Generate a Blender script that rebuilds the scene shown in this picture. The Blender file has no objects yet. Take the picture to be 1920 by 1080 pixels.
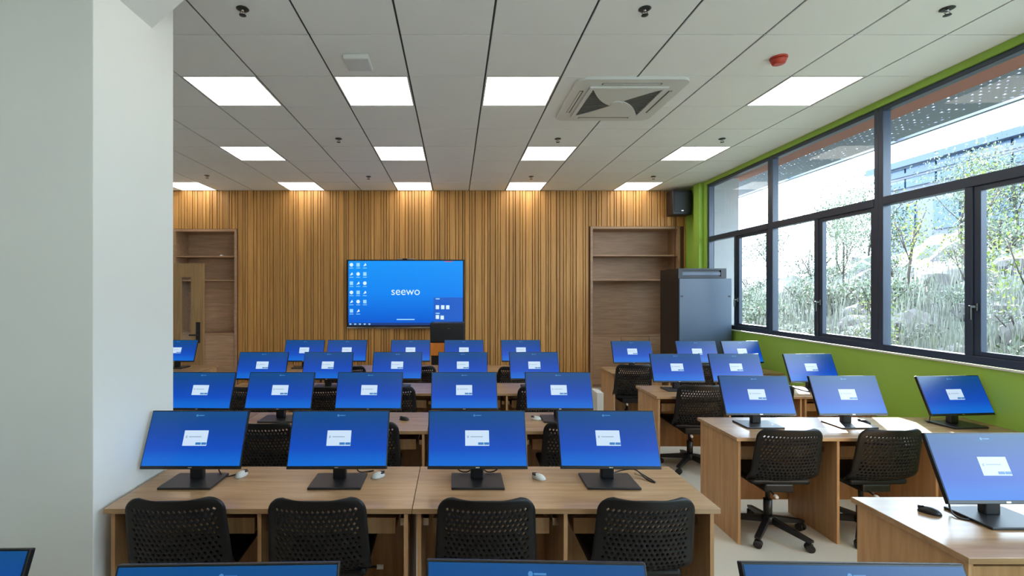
import bpy, bmesh, math, random
from mathutils import Vector, Matrix, Euler

random.seed(7)
scene = bpy.context.scene
COL = scene.collection
PI = math.pi

# ------------------------------------------------------------------ camera
FPX, VX, VY = 888.5, 852.5, 547.0           # focal length (px) and vanishing point in a 1920x1080 frame
HC = 1.74                                   # eye height
cam_d = bpy.data.cameras.new('camera')
cam = bpy.data.objects.new('camera', cam_d)
COL.objects.link(cam)
cam.location = (0, 0, HC)
cam.rotation_euler = (PI / 2, 0, 0)
cam_d.sensor_fit = 'HORIZONTAL'
cam_d.sensor_width = 36.0
cam_d.lens = FPX / 1920.0 * 36.0
cam_d.shift_x = (960 - VX) / 1920.0
cam_d.shift_y = (VY - 540) / 1920.0
cam_d.clip_start = 0.02
cam_d.clip_end = 300
scene.camera = cam

# ------------------------------------------------------------------ view, world, sun
vs = scene.view_settings
vs.view_transform = 'Standard'
vs.look = 'None'
vs.gamma = 1.0
vs.use_curve_mapping = False
vs.exposure = 0.55

world = bpy.data.worlds.new('World')
scene.world = world
world.use_nodes = True
wn = world.node_tree.nodes['Background']
wn.inputs[0].default_value = (0.70, 0.85, 1.0, 1)
wn.inputs[1].default_value = 9.4

SUN_EL = math.radians(24)
sd = Vector((-0.48, -0.877, 0)).normalized() * math.cos(SUN_EL) + Vector((0, 0, -math.sin(SUN_EL)))
sun_d = bpy.data.lights.new('sun', 'SUN')
sun_d.energy = 42.0
sun_d.angle = math.radians(0.6)
sun_d.color = (1.0, 0.97, 0.92)
sun = bpy.data.objects.new('sun', sun_d)
COL.objects.link(sun)
sun.rotation_euler = sd.to_track_quat('-Z', 'Y').to_euler()
sun.location = (30, 50, 30)
LAMP_STRENGTH = 4.4


# ------------------------------------------------------------------ materials
def srgb(r, g, b):
    def c(v):
        v /= 255.0
        return v / 12.92 if v <= 0.04045 else ((v + 0.055) / 1.055) ** 2.4
    return (c(r), c(g), c(b), 1.0)


def new_mat(name):
    m = bpy.data.materials.new(name)
    m.use_nodes = True
    nt = m.node_tree
    return m, nt, nt.nodes['Principled BSDF']


def plain(name, col, rough=0.5, metal=0.0, spec=0.5, noise=0.06, scale=6.0, bump=0.0):
    """Principled material with a little procedural colour variation (object space)."""
    m, nt, p = new_mat(name)
    p.inputs['Roughness'].default_value = rough
    p.inputs['Metallic'].default_value = metal
    p.inputs['Specular IOR Level'].default_value = spec
    tc = nt.nodes.new('ShaderNodeTexCoord')
    nz = nt.nodes.new('ShaderNodeTexNoise')
    nz.inputs['Scale'].default_value = scale
    nz.inputs['Detail'].default_value = 3
    nt.links.new(tc.outputs['Object'], nz.inputs['Vector'])
    mx = nt.nodes.new('ShaderNodeMix')
    mx.data_type = 'RGBA'
    mx.inputs['A'].default_value = tuple(c * (1 - noise) for c in col[:3]) + (1,)
    mx.inputs['B'].default_value = tuple(min(1, c * (1 + noise)) for c in col[:3]) + (1,)
    nt.links.new(nz.outputs['Fac'], mx.inputs['Factor'])
    nt.links.new(mx.outputs['Result'], p.inputs['Base Color'])
    if bump:
        b = nt.nodes.new('ShaderNodeBump')
        b.inputs['Strength'].default_value = bump
        b.inputs['Distance'].default_value = 0.01
        n2 = nt.nodes.new('ShaderNodeTexNoise')
        n2.inputs['Scale'].default_value = scale * 20
        nt.links.new(tc.outputs['Object'], n2.inputs['Vector'])
        nt.links.new(n2.outputs['Fac'], b.inputs['Height'])
        nt.links.new(b.outputs['Normal'], p.inputs['Normal'])
    return m


def wood(name, dark, light, stretch, rough=0.45, per_object=0.12, spec=0.4):
    """Laminate wood: streaks run along the axis whose stretch is smallest."""
    m, nt, p = new_mat(name)
    N, L = nt.nodes, nt.links
    p.inputs['Roughness'].default_value = rough
    p.inputs['Specular IOR Level'].default_value = spec
    tc = N.new('ShaderNodeTexCoord')
    oi = N.new('ShaderNodeObjectInfo')
    add = N.new('ShaderNodeVectorMath'); add.operation = 'ADD'
    sc = N.new('ShaderNodeVectorMath'); sc.operation = 'SCALE'
    sc.inputs['Scale'].default_value = 7.0
    cmb = N.new('ShaderNodeCombineXYZ')
    for k in ('X', 'Y', 'Z'):
        L.new(oi.outputs['Random'], cmb.inputs[k])
    L.new(cmb.outputs[0], sc.inputs[0])
    L.new(tc.outputs['Object'], add.inputs[0])
    L.new(sc.outputs[0], add.inputs[1])
    mp = N.new('ShaderNodeMapping')
    mp.inputs['Scale'].default_value = stretch
    L.new(add.outputs[0], mp.inputs['Vector'])
    n1 = N.new('ShaderNodeTexNoise')
    n1.inputs['Scale'].default_value = 1.0
    n1.inputs['Detail'].default_value = 5
    n1.inputs['Roughness'].default_value = 0.6
    L.new(mp.outputs[0], n1.inputs['Vector'])
    cr = N.new('ShaderNodeValToRGB')
    cr.color_ramp.elements[0].position = 0.32
    cr.color_ramp.elements[0].color = dark
    cr.color_ramp.elements[1].position = 0.68
    cr.color_ramp.elements[1].color = light
    L.new(n1.outputs['Fac'], cr.inputs['Fac'])
    hsv = N.new('ShaderNodeHueSaturation')
    mr = N.new('ShaderNodeMapRange')
    mr.inputs['To Min'].default_value = 1 - per_object
    mr.inputs['To Max'].default_value = 1 + per_object
    L.new(oi.outputs['Random'], mr.inputs['Value'])
    L.new(mr.outputs[0], hsv.inputs['Value'])
    L.new(cr.outputs['Color'], hsv.inputs['Color'])
    L.new(hsv.outputs['Color'], p.inputs['Base Color'])
    return m


def emit(name, col, strength=1.0):
    m, nt, p = new_mat(name)
    p.inputs['Base Color'].default_value = (0.02, 0.02, 0.02, 1)
    p.inputs['Roughness'].default_value = 0.3
    p.inputs['Emission Color'].default_value = col
    p.inputs['Emission Strength'].default_value = strength
    return m


def screen_mat(name, stops, zmax, strength=1.0, rough=0.3):
    """Lit display: vertical blue gradient along the screen's own z axis plus the panel's gloss."""
    m, nt, p = new_mat(name)
    N, L = nt.nodes, nt.links
    p.inputs['Base Color'].default_value = (0.004, 0.005, 0.006, 1)
    p.inputs['Roughness'].default_value = rough
    p.inputs['Specular IOR Level'].default_value = 0.35
    tc = N.new('ShaderNodeTexCoord')
    sx = N.new('ShaderNodeSeparateXYZ')
    L.new(tc.outputs['Object'], sx.inputs[0])
    mr = N.new('ShaderNodeMapRange')
    mr.inputs['From Max'].default_value = zmax
    L.new(sx.outputs['Z'], mr.inputs['Value'])
    cr = N.new('ShaderNodeValToRGB')
    e = cr.color_ramp.elements
    e[0].position, e[0].color = stops[0]
    e[1].position, e[1].color = stops[-1]
    for pos, c in stops[1:-1]:
        k = e.new(pos); k.color = c
    L.new(mr.outputs[0], cr.inputs['Fac'])
    L.new(cr.outputs['Color'], p.inputs['Emission Color'])
    p.inputs['Emission Strength'].default_value = strength
    return m


M = {}
M['white_paint'] = plain('white_paint', srgb(222, 224, 220), 0.6, noise=0.02, scale=2)
M['ceiling_tile'] = plain('ceiling_tile', srgb(238, 240, 238), 0.7, noise=0.02, scale=3, bump=0.05)
M['ceiling_gap'] = plain('ceiling_gap', srgb(70, 72, 70), 0.8)
M['white_plastic'] = plain('white_plastic', srgb(214, 216, 212), 0.4, noise=0.02)
M['green_paint'] = plain('green_paint', srgb(154, 196, 76), 0.55, noise=0.05, scale=2)
M['floor'] = plain('floor_vinyl', srgb(196, 193, 182), 0.35, noise=0.05, scale=3)
M['black_plastic'] = plain('black_plastic', srgb(17, 17, 20), 0.42, noise=0.1)
M['black_shell'] = plain('black_shell', srgb(12, 12, 14), 0.45, noise=0.1, spec=0.35)
M['bezel'] = plain('bezel_black', srgb(14, 15, 18), 0.35)
M['stand'] = plain('stand_black', srgb(30, 30, 33), 0.4)
M['chrome'] = plain('chrome', srgb(200, 200, 200), 0.2, metal=1.0)
M['dark_brass'] = plain('dark_metal', srgb(60, 62, 60), 0.4, metal=0.6)
M['frame'] = plain('window_frame', srgb(48, 60, 78), 0.35, noise=0.04, spec=0.5)
M['desk_top'] = wood('desk_top_wood', srgb(146, 114, 80), srgb(174, 140, 102), (2.2, 26, 26), rough=0.27, per_object=0.05, spec=0.65)
M['desk_side'] = wood('desk_side_wood', srgb(166, 126, 86), srgb(194, 154, 110), (30, 30, 2.2), rough=0.45, per_object=0.06)
M['slat'] = wood('slat_wood', srgb(168, 118, 62), srgb(198, 148, 82), (50, 50, 1.4), rough=0.5, per_object=0.16)
M['slat_back'] = plain('slat_backing', srgb(92, 62, 34), 0.7)
M['shelf'] = wood('shelf_wood', srgb(154, 120, 92), srgb(180, 144, 112), (2.5, 30, 30), rough=0.5, per_object=0.05)
M['door_wood'] = wood('door_wood', srgb(148, 114, 74), srgb(172, 136, 92), (30, 30, 2), rough=0.45, per_object=0.03)
M['red_plastic'] = plain('red_plastic', srgb(186, 62, 44), 0.4)
M['rack_door'] = plain('rack_door', srgb(74, 88, 106), 0.3, noise=0.06, scale=2)  # window reflection on the dark door put into its base colour
M['rack_body'] = plain('rack_body', srgb(22, 23, 26), 0.4)
M['vent_dark'] = plain('vent_dark', srgb(96, 97, 93), 0.6)
M['slot_dark'] = plain('slot_dark', srgb(30, 32, 34), 0.5)
M['orange'] = wood('orange_wood', srgb(186, 104, 34), srgb(204, 122, 44), (20, 20, 3), per_object=0.0)
M['lamp'] = emit('lamp_diffuser', (1.0, 0.94, 0.85, 1), LAMP_STRENGTH)
M['lamp_frame'] = plain('lamp_frame', srgb(220, 220, 216), 0.4)
M['screen'] = screen_mat('monitor_screen', [
    (0.0, srgb(0, 104, 214)), (0.14, srgb(0, 96, 206)), (0.30, srgb(0, 72, 190)), (0.6, srgb(0, 66, 164)),
    (0.85, srgb(0, 68, 140)), (1.0, srgb(2, 74, 132))], 0.28, 0.69, 0.3)
M['dialog'] = emit('dialog_white', srgb(196, 218, 240), 0.71)
M['dialog_line'] = emit('dialog_text', srgb(150, 170, 196), 0.71)
M['dialog_button'] = emit('dialog_button', srgb(40, 116, 186), 0.71)
M['logo'] = emit('screen_logo', srgb(60, 130, 190), 0.71)
M['tv_screen'] = screen_mat('tv_screen', [
    (0.0, srgb(4, 84, 206)), (0.5, srgb(4, 130, 240)), (1.0, srgb(6, 146, 246))], 1.16, 0.71, 0.25)
M['tv_white'] = emit('tv_white', srgb(214, 238, 252), 0.71)
M['tv_pale'] = emit('tv_pale', srgb(150, 210, 248), 0.71)
M['tv_dark'] = emit('tv_taskbar', srgb(6, 52, 120), 0.71)
M['tv_panel'] = emit('tv_panel', srgb(4, 88, 196), 0.71)
M['tv_red'] = emit('tv_red', srgb(196, 80, 90), 0.71)
M['terracotta'] = plain('terracotta', srgb(140, 84, 68), 0.7, noise=0.08, scale=3)
M['perf'] = plain('perforated_metal', srgb(104, 110, 124), 0.5, metal=0.2)
M['ledge'] = plain('ledge_concrete', srgb(150, 150, 150), 0.7, noise=0.08, scale=5)
M['bark'] = plain('bark', srgb(60, 50, 44), 0.8, noise=0.3, scale=8)
M['rock'] = plain('rock', srgb(92, 86, 84), 0.85, noise=0.35, scale=4)
M['bwall'] = plain('building_wall', srgb(92, 94, 106), 0.7, noise=0.1, scale=0.4)
M['bglass'] = plain('building_glass', srgb(36, 62, 86), 0.2, noise=0.25, scale=0.6)
M['bstrip'] = plain('building_strip', srgb(40, 58, 84), 0.4)


def glass_mat():
    m = bpy.data.materials.new('window_glass')
    m.use_nodes = True
    nt = m.node_tree
    N, L = nt.nodes, nt.links
    N.clear()
    out = N.new('ShaderNodeOutputMaterial')
    tr = N.new('ShaderNodeBsdfTransparent')
    tr.inputs[0].default_value = (0.93, 0.97, 0.99, 1)
    gl = N.new('ShaderNodeBsdfGlossy')
    gl.inputs['Roughness'].default_value = 0.02
    fr = N.new('ShaderNodeFresnel')
    fr.inputs[0].default_value = 1.35
    mx = N.new('ShaderNodeMixShader')
    geo = N.new('ShaderNodeNewGeometry')      # the pane's exit face adds no second reflection
    inv = N.new('ShaderNodeMath'); inv.operation = 'SUBTRACT'; inv.inputs[0].default_value = 1.0
    mul = N.new('ShaderNodeMath'); mul.operation = 'MULTIPLY'
    L.new(geo.outputs['Backfacing'], inv.inputs[1])
    L.new(fr.outputs[0], mul.inputs[0])
    L.new(inv.outputs[0], mul.inputs[1])
    L.new(mul.outputs[0], mx.inputs[0])
    L.new(tr.outputs[0], mx.inputs[1])
    L.new(gl.outputs[0], mx.inputs[2])
    L.new(mx.outputs[0], out.inputs[0])
    return m


M['glass'] = glass_mat()


def leaf_mat(name, a, b):
    a, b = (tuple(v * 0.72 for v in c[:3]) + (1.0,) for c in (a, b))
    m, nt, p = new_mat(name)
    N, L = nt.nodes, nt.links
    p.inputs['Roughness'].default_value = 0.6
    tc = N.new('ShaderNodeTexCoord')
    nz = N.new('ShaderNodeTexNoise')
    nz.inputs['Scale'].default_value = 3.0
    L.new(tc.outputs['Object'], nz.inputs['Vector'])
    cr = N.new('ShaderNodeValToRGB')
    cr.color_ramp.elements[0].position = 0.35
    cr.color_ramp.elements[0].color = a
    cr.color_ramp.elements[1].position = 0.65
    cr.color_ramp.elements[1].color = b
    L.new(nz.outputs['Fac'], cr.inputs['Fac'])
    L.new(cr.outputs['Color'], p.inputs['Base Color'])
    p.inputs['Transmission Weight'].default_value = 0.0
    return m


M['leaf_dark'] = leaf_mat('leaf_dark', srgb(52, 66, 46), srgb(96, 108, 80))
M['leaf_pale'] = leaf_mat('leaf_pale', srgb(82, 94, 70), srgb(128, 138, 112))
M['leaf_yellow'] = leaf_mat('leaf_yellow', srgb(104, 118, 34), srgb(146, 156, 62))
M['grass_pale'] = leaf_mat('grass_pale', srgb(98, 100, 86), srgb(150, 150, 138))


def hill_mat():
    m, nt, p = new_mat('hill_soil')
    N, L = nt.nodes, nt.links
    p.inputs['Roughness'].default_value = 0.9
    tc = N.new('ShaderNodeTexCoord')
    n1 = N.new('ShaderNodeTexNoise'); n1.inputs['Scale'].default_value = 0.9; n1.inputs['Detail'].default_value = 8
    n1.inputs['Roughness'].default_value = 0.7
    L.new(tc.outputs['Object'], n1.inputs['Vector'])
    cr = N.new('ShaderNodeValToRGB')
    e = cr.color_ramp.elements
    e[0].position, e[0].color = 0.30, srgb(40, 38, 39)
    e[1].position, e[1].color = 0.72, srgb(132, 130, 130)
    k = e.new(0.44); k.color = srgb(70, 62, 64)
    k = e.new(0.52); k.color = srgb(70, 77, 62)
    k = e.new(0.60); k.color = srgb(98, 98, 95)
    L.new(n1.outputs['Fac'], cr.inputs['Fac'])
    L.new(cr.outputs['Color'], p.inputs['Base Color'])
    return m


M['hill'] = hill_mat()


# ------------------------------------------------------------------ geometry helpers
class MB:
    """Collects shapes in one bmesh; build() links them as ONE mesh object."""
    def __init__(self):
        self.bm = bmesh.new()

    def box(self, x0, x1, y0, y1, z0, z1, bevel=0.0, mat=None, seg=2):
        m = Matrix.Translation(((x0 + x1) / 2, (y0 + y1) / 2, (z0 + z1) / 2)) @ Matrix.Diagonal((x1 - x0, y1 - y0, z1 - z0, 1))
        r = bmesh.ops.create_cube(self.bm, size=1.0, matrix=m)
        vs_ = r['verts']
        if bevel:
            ed = list({e for v in vs_ for e in v.link_edges})
            rb = bmesh.ops.bevel(self.bm, geom=ed, offset=bevel, segments=seg, affect='EDGES', profile=0.5)
            vs_ = list({v for f in rb['faces'] for v in f.verts} | {v for v in vs_ if v.is_valid})
        if mat is not None:
            bmesh.ops.transform(self.bm, matrix=mat, verts=vs_)
        return self

    def tube(self, p0, p1, r0, r1=None, seg=12, caps=True):
        r1 = r0 if r1 is None else r1
        p0, p1 = Vector(p0), Vector(p1)
        d = p1 - p0
        q = d.to_track_quat('Z', 'Y').to_matrix().to_4x4()
        m = Matrix.Translation((p0 + p1) / 2) @ q
        before = set(self.bm.faces)
        bmesh.ops.create_cone(self.bm, cap_ends=caps, segments=seg, radius1=r0, radius2=r1, depth=d.length, matrix=m)
        for f in self.bm.faces:
            if f not in before and len(f.verts) == 4:
                f.smooth = True
        return self

    def path(self, pts, r, seg=6):
        pts = [Vector(p) for p in pts]
        rings = []
        for i, p in enumerate(pts):
            a = pts[max(0, i - 1)]; b = pts[min(len(pts) - 1, i + 1)]
            q = (b - a).to_track_quat('Z', 'Y')
            rings.append([self.bm.verts.new(p + q @ Vector((r * math.cos(2 * PI * k / seg), r * math.sin(2 * PI * k / seg), 0))) for k in range(seg)])
        for i in range(len(rings) - 1):
            for k in range(seg):
                f = self.bm.faces.new((rings[i][k], rings[i][(k + 1) % seg], rings[i + 1][(k + 1) % seg], rings[i + 1][k]))
                f.smooth = True
        self.bm.faces.new(list(reversed(rings[0]))); self.bm.faces.new(rings[-1])
        return self

    def lathe(self, prof, seg=20, origin=(0, 0, 0), mat=None):
        o = Vector(origin)
        rings = []
        for r, z in prof:
            ring = []
            for k in range(seg):
                v = Vector((r * math.cos(2 * PI * k / seg), r * math.sin(2 * PI * k / seg), z))
                if mat is not None:
                    v = mat @ v
                ring.append(self.bm.verts.new(o + v))
            rings.append(ring)
        for i in range(len(rings) - 1):
            for k in range(seg):
                f = self.bm.faces.new((rings[i][k], rings[i][(k + 1) % seg], rings[i + 1][(k + 1) % seg], rings[i + 1][k]))
                f.smooth = True
        self.bm.faces.new(list(reversed(rings[0]))); self.bm.faces.new(rings[-1])
        return self

    def prism(self, poly, axis, a, b):
        """Extrude a 2-D polygon along axis ('x','y','z') from a to b."""
        def P(u, v, t):
            return {'x': (t, u, v), 'y': (u, t, v), 'z': (u, v, t)}[axis]
        A = [self.bm.verts.new(P(u, v, a)) for u, v in poly]
        B = [self.bm.verts.new(P(u, v, b)) for u, v in poly]
        n = len(poly)
        self.bm.faces.new(A); self.bm.faces.new(list(reversed(B)))
        for i in range(n):
            self.bm.faces.new((A[i], B[i], B[(i + 1) % n], A[(i + 1) % n]))
        return self

    def mesh(self, name, mat):
        bmesh.ops.recalc_face_normals(self.bm, faces=self.bm.faces[:])
        me = bpy.data.meshes.new(name)
        self.bm.to_mesh(me)
        self.bm.free()
        me.materials.append(M[mat] if isinstance(mat, str) else mat)
        return me

    def build(self, name, mat, parent=None, loc=(0, 0, 0), rot=(0, 0, 0)):
        return obj(name, self.mesh(name, mat), parent, loc, rot)


def obj(name, me, parent=None, loc=(0, 0, 0), rot=(0, 0, 0)):
    o = bpy.data.objects.new(name, me)
    COL.objects.link(o)
    o.location = loc
    o.rotation_euler = rot
    if parent is not None:
        o.parent = parent
    return o


def box(name, mat, x0, x1, y0, y1, z0, z1, parent=None, bevel=0.0, loc=(0, 0, 0), rot=(0, 0, 0)):
    return MB().box(x0, x1, y0, y1, z0, z1, bevel).build(name, mat, parent, loc, rot)


def tag(o, label=None, cat=None, group=None, kind=None):
    if label: o['label'] = label
    if cat: o['category'] = cat
    if group: o['group'] = group
    if kind: o['kind'] = kind
    return o


def thing(name, label, cat, loc=(0, 0, 0), rz=0.0, group=None):
    o = bpy.data.objects.new(name, None)
    COL.objects.link(o)
    o.empty_display_size = 0.1
    o.location = loc
    o.rotation_euler = (0, 0, rz)
    return tag(o, label, cat, group)


def dup(root, loc, rz=0.0, label=None, group=None, scale=None):
    def cp(o, par):
        c = o.copy()
        COL.objects.link(c)
        c.parent = par
        for ch in kids[o.name]:
            cp(ch, c)
        return c
    kids = {}
    def walk(o):
        kids[o.name] = list(o.children)
        for ch in o.children:
            walk(ch)
    walk(root)
    r = cp(root, None)
    r.location = loc
    r.rotation_euler = (0, 0, rz)
    if label: r['label'] = label
    if group: r['group'] = group
    if scale: r.scale = scale
    return r


def struct(o, label=None):
    o['kind'] = 'structure'
    if label: o['label'] = label
    return o


def text_mesh(name, body, size, mat, parent, loc, rot):
    cu = bpy.data.curves.new(name, 'FONT')
    cu.body = body
    cu.size = size
    cu.align_x = 'CENTER'
    cu.align_y = 'CENTER'
    cu.extrude = 0.0008
    tmp = bpy.data.objects.new(name + '_tmp', cu)
    COL.objects.link(tmp)
    dg = bpy.context.evaluated_depsgraph_get()
    me = bpy.data.meshes.new_from_object(tmp.evaluated_get(dg))
    bpy.data.objects.remove(tmp)
    bpy.data.curves.remove(cu)
    me.materials.clear()
    me.materials.append(M[mat])
    return obj(name, me, parent, loc, rot)


# ------------------------------------------------------------------ room shell
T = 0.65
CEIL = HC + 1.8326
YB = 8.581                                  # face of the slatted back wall
YR = YB - 20 * T - 0.02                     # rear wall behind the camera
XL = -5.12                    # left wall
WA = 0.03                                   # the window wall is turned by this slope
WALL_LOC, WALL_ROT = (3.93, 0, 0), (0, 0, -math.atan(WA))


def wall_x(y):
    return 3.93 + WA * y


floor = struct(box('floor', 'floor', XL - 1.6, 4.6, YR - 0.2, YB + 0.5, -0.1, 0.0), 'smooth beige grey vinyl floor under the desks')

# back wall with two openings for the recessed bookcases
NL = (-5.06, -3.974, 2.842)                 # left niche x0, x1, top
NR = (2.487, 4.050, 2.89)
wb = MB()
for x0, x1, z0, z1 in ((XL - 0.1, NL[0], 0, CEIL + 0.1), (NL[0], NL[1], NL[2], CEIL + 0.1), (NL[1], NR[0], 0, CEIL + 0.1),
                       (NR[0], NR[1], NR[2], CEIL + 0.1), (NR[1], 4.45, 0, CEIL + 0.1)):
    wb.box(x0, x1, YB + 0.03, YB + 0.12, z0, z1)
wall_back = struct(wb.build('wall_back', 'slat_back'), 'back wall clad in vertical wooden slats')

# slats, each its own part
pattern = [0.115, 0.034, 0.052, 0.034, 0.088, 0.034, 0.034, 0.098, 0.046, 0.062, 0.034, 0.074, 0.034, 0.05]
depths = [0.022, 0.034, 0.026, 0.034, 0.022, 0.034, 0.030, 0.022, 0.034, 0.026, 0.034, 0.022, 0.034, 0.028]
slat_cache = {}


def slat(w, d, h):
    key = (round(w, 3), round(d, 3), round(h, 2))
    if key not in slat_cache:
        slat_cache[key] = MB().box(0, w, -d, 0.0, 0, h, bevel=0.004, seg=1).mesh('slat', 'slat')
    return slat_cache[key]


x = XL + 0.005
i = 0
while x < wall_x(YB) - 0.02:
    w = pattern[i % 14]; d = depths[(i * 5 + i // 14) % 14]
    w = min(w, wall_x(YB) - 0.004 - x)
    xe = x + w
    z0 = 0.0
    for n in (NL, NR):
        if x < n[1] + 0.03 and xe > n[0] - 0.03:
            z0 = n[2] + 0.035
    obj('slat', slat(w, d, CEIL - z0), wall_back, (x, YB + 0.03, z0))
    x = xe + 0.009
    i += 1

# left wall with an open doorway, added corridor shell beyond
wl = MB()
DY0, DY1, DH = 7.50, 8.42, 2.22
wl.box(XL - 0.12, XL, YR, DY0, 0, CEIL + 0.1).box(XL - 0.12, XL, DY1, YB + 0.03, 0, CEIL + 0.1).box(XL - 0.12, XL, DY0, DY1, DH, CEIL + 0.1)
struct(wl.build('wall_left', 'white_paint'), 'white left wall with an open doorway')
wc = MB()  # unseen shell, added to keep sky light out of the doorway
wc.box(XL - 1.5, XL - 1.4, 6.6, YB + 0.5, 0, 2.6).box(XL - 1.5, XL - 0.12, 6.5, 6.6, 0, 2.6).box(XL - 1.5, XL - 0.12, YB + 0.4, YB + 0.5, 0, 2.6)
wc.box(XL - 1.5, XL - 0.12, 6.5, YB + 0.5, 2.6, 2.7)
struct(wc.build('wall_corridor', 'white_paint'), 'unseen white corridor shell added beyond the doorway to block sky light')
struct(box('wall_rear', 'white_paint', XL - 0.1, 4.4, YR - 0.1, YR, 0, CEIL + 0.1), 'plain white wall behind the viewer')

# window wall (local frame: x outwards, y along the wall)
SILL, HEAD = 1.160, 3.512
POSTS = [7.85, 6.22, 4.575, 2.93, 1.29, -0.35, -1.99, -3.63]
wr = MB()
wr.box(0, 0.24, YR - 0.1, YB + 0.25, 0, SILL)
wr.box(0, 0.11, YR - 0.1, YB + 0.25, HEAD, CEIL + 0.1)
wr.box(0.11, 0.24, YR - 0.1, YB + 0.25, 3.605, CEIL + 0.1)
wr.box(0, 0.24, POSTS[0], YB + 0.25, SILL, HEAD)
wr.box(0, 0.24, YR - 0.1, POSTS[-1], SILL, HEAD)
wall_right = struct(wr.build('wall_right', 'green_paint', None, WALL_LOC, WALL_ROT), 'bright green wall below and around the windows')
struct(box('trim_1', 'white_paint', -0.012, 0.02, POSTS[-1], POSTS[0], SILL, SILL + 0.014, None, 0.003, WALL_LOC, WALL_ROT), 'thin white sill edge below the windows')
struct(box('trim_2', 'green_paint', -0.07, 0.0, POSTS[0] + 0.10, POSTS[0] + 0.30, 0.0, CEIL - 0.002, None, 0.004, WALL_LOC, WALL_ROT), 'green pilaster between the windows and the back corner')

# column with its sloping haunch
struct(box('column', 'white_paint', -2.36, -1.65, 2.164, 2.78, 0, CEIL, None, 0.004), 'white square column close to the viewer')
hb = MB().prism([(-1.65, 3.176), (-1.65, CEIL), (-1.20, CEIL)], 'y', 2.165, 2.583)
struct(hb.build('beam', 'white_paint'), 'white sloping beam haunch at the top of the column')

# ------------------------------------------------------------------ ceiling: backing, tiles, lamps
ceiling = struct(box('ceiling', 'ceiling_gap', XL - 0.1, 4.4, 2.05, YB + 0.1, CEIL + 0.012, CEIL + 0.06), 'suspended ceiling of square pale grey tiles')
GX, GY = 0.0075, 0.005
JL = 10                                    # tile rows from the back wall
lamp_cells = {(-4, 7), (-2, 7), (0, 7), (4, 7), (-5, 4), (-2, 4), (1, 4), (4, 4), (-8, 1), (-5, 1), (-2, 1), (1, 1), (4, 1),
              (-5, 10), (-2, 10), (1, 10), (4, 10)}
tile_me = MB().box(GX, T - GX, GY, T - GY, 0, 0.012, bevel=0.002, seg=1).mesh('ceiling_tile', 'ceiling_tile')


def cell(k, j):
    return 0.26 + T * k, YB - T * j       # lower-left corner of the tile (x, y)


for j in range(1, JL + 1):
    for k in range(-9, 6):
        if (k, j) in lamp_cells:
            continue
        x0, y0 = cell(k, j)
        if k == -9:
            box('ceiling_tile', 'ceiling_tile', XL - x0 + 0.001, T - GX, GY, T - GY, 0, 0.012, ceiling, 0, (x0, y0, CEIL))
        elif k == 5:
            xa, xb = wall_x(y0) - 0.001, wall_x(y0 + T) - 0.001
            b = MB()
            b.prism([(GX, GY), (xa - x0, GY), (xb - x0, T - GY), (GX, T - GY)], 'z', 0, 0.012)
            b.build('ceiling_tile', 'ceiling_tile', ceiling, (x0, y0, CEIL))
        else:
            obj('ceiling_tile', tile_me, ceiling, (x0, y0, CEIL))
box('ceiling_panel', 'ceiling_tile', XL - 0.1, 4.2, YR - 0.1, YB - T * JL - 0.002, CEIL, CEIL + 0.06, ceiling)

lamp_names = {
    (-4, 7): 'leftmost of the four largest ceiling light panels, beside the column',
    (-2, 7): 'large ceiling light panel just beyond the white wireless box',
    (0, 7): 'large ceiling light panel directly beside the air conditioner',
    (4, 7): 'large ceiling light panel nearest the windows, below the red detector',
    (-5, 4): 'leftmost light panel of the middle ceiling row',
    (-2, 4): 'second light panel from the left in the middle ceiling row',
    (1, 4): 'light panel in the middle ceiling row just past the air conditioner',
    (4, 4): 'light panel of the middle ceiling row nearest the windows',
    (-8, 1): 'light panel by the back wall above the left bookcase, partly behind the column',
    (-5, 1): 'light panel by the back wall, second from the column',
    (-2, 1): 'light panel by the back wall above the wall display',
    (1, 1): 'light panel by the back wall between wall display and right bookcase',
    (4, 1): 'light panel by the back wall above the right bookcase',
    (-5, 10): 'ceiling light panel over the column side, nearest the viewer',
    (-2, 10): 'ceiling light panel overhead, left of the middle, nearest the viewer',
    (1, 10): 'ceiling light panel overhead, right of the middle, nearest the viewer',
    (4, 10): 'ceiling light panel overhead by the windows, nearest the viewer'}
for q, (k, j) in enumerate([(k, j) for j in (13,) for k in (-5, -2, 1, 4)]):  # unseen lamp row, added to brighten the column front
    lamp_names[(k, j)] = 'added unseen ceiling light panel behind the viewer, %s of four from the column side' % ('first', 'second', 'third', 'last')[q]
fr = MB()
for a in ((GX, T - GX, GY, 0.018), (GX, T - GX, T - 0.018, T - GY), (GX, 0.02, 0.018, T - 0.018), (T - 0.02, T - GX, 0.018, T - 0.018)):
    fr.box(*a, 0, 0.012)
lampframe_me = fr.mesh('lamp_frame', 'lamp_frame')
lampdiff_me = MB().box(0.018, T - 0.018, 0.016, T - 0.016, 0.003, 0.010).mesh('diffuser', 'lamp')
for (k, j), lab in lamp_names.items():
    x0, y0 = cell(k, j)
    t = thing('ceiling_light', lab, 'ceiling light', (x0, y0, CEIL - (0.0125 if j > 10 else 0)), 0, 'square ceiling light panels')
    obj('frame', lampframe_me, t)
    obj('diffuser', lampdiff_me, t)

# ------------------------------------------------------------------ windows
FN0, FN1 = 0.02, 0.10


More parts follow.
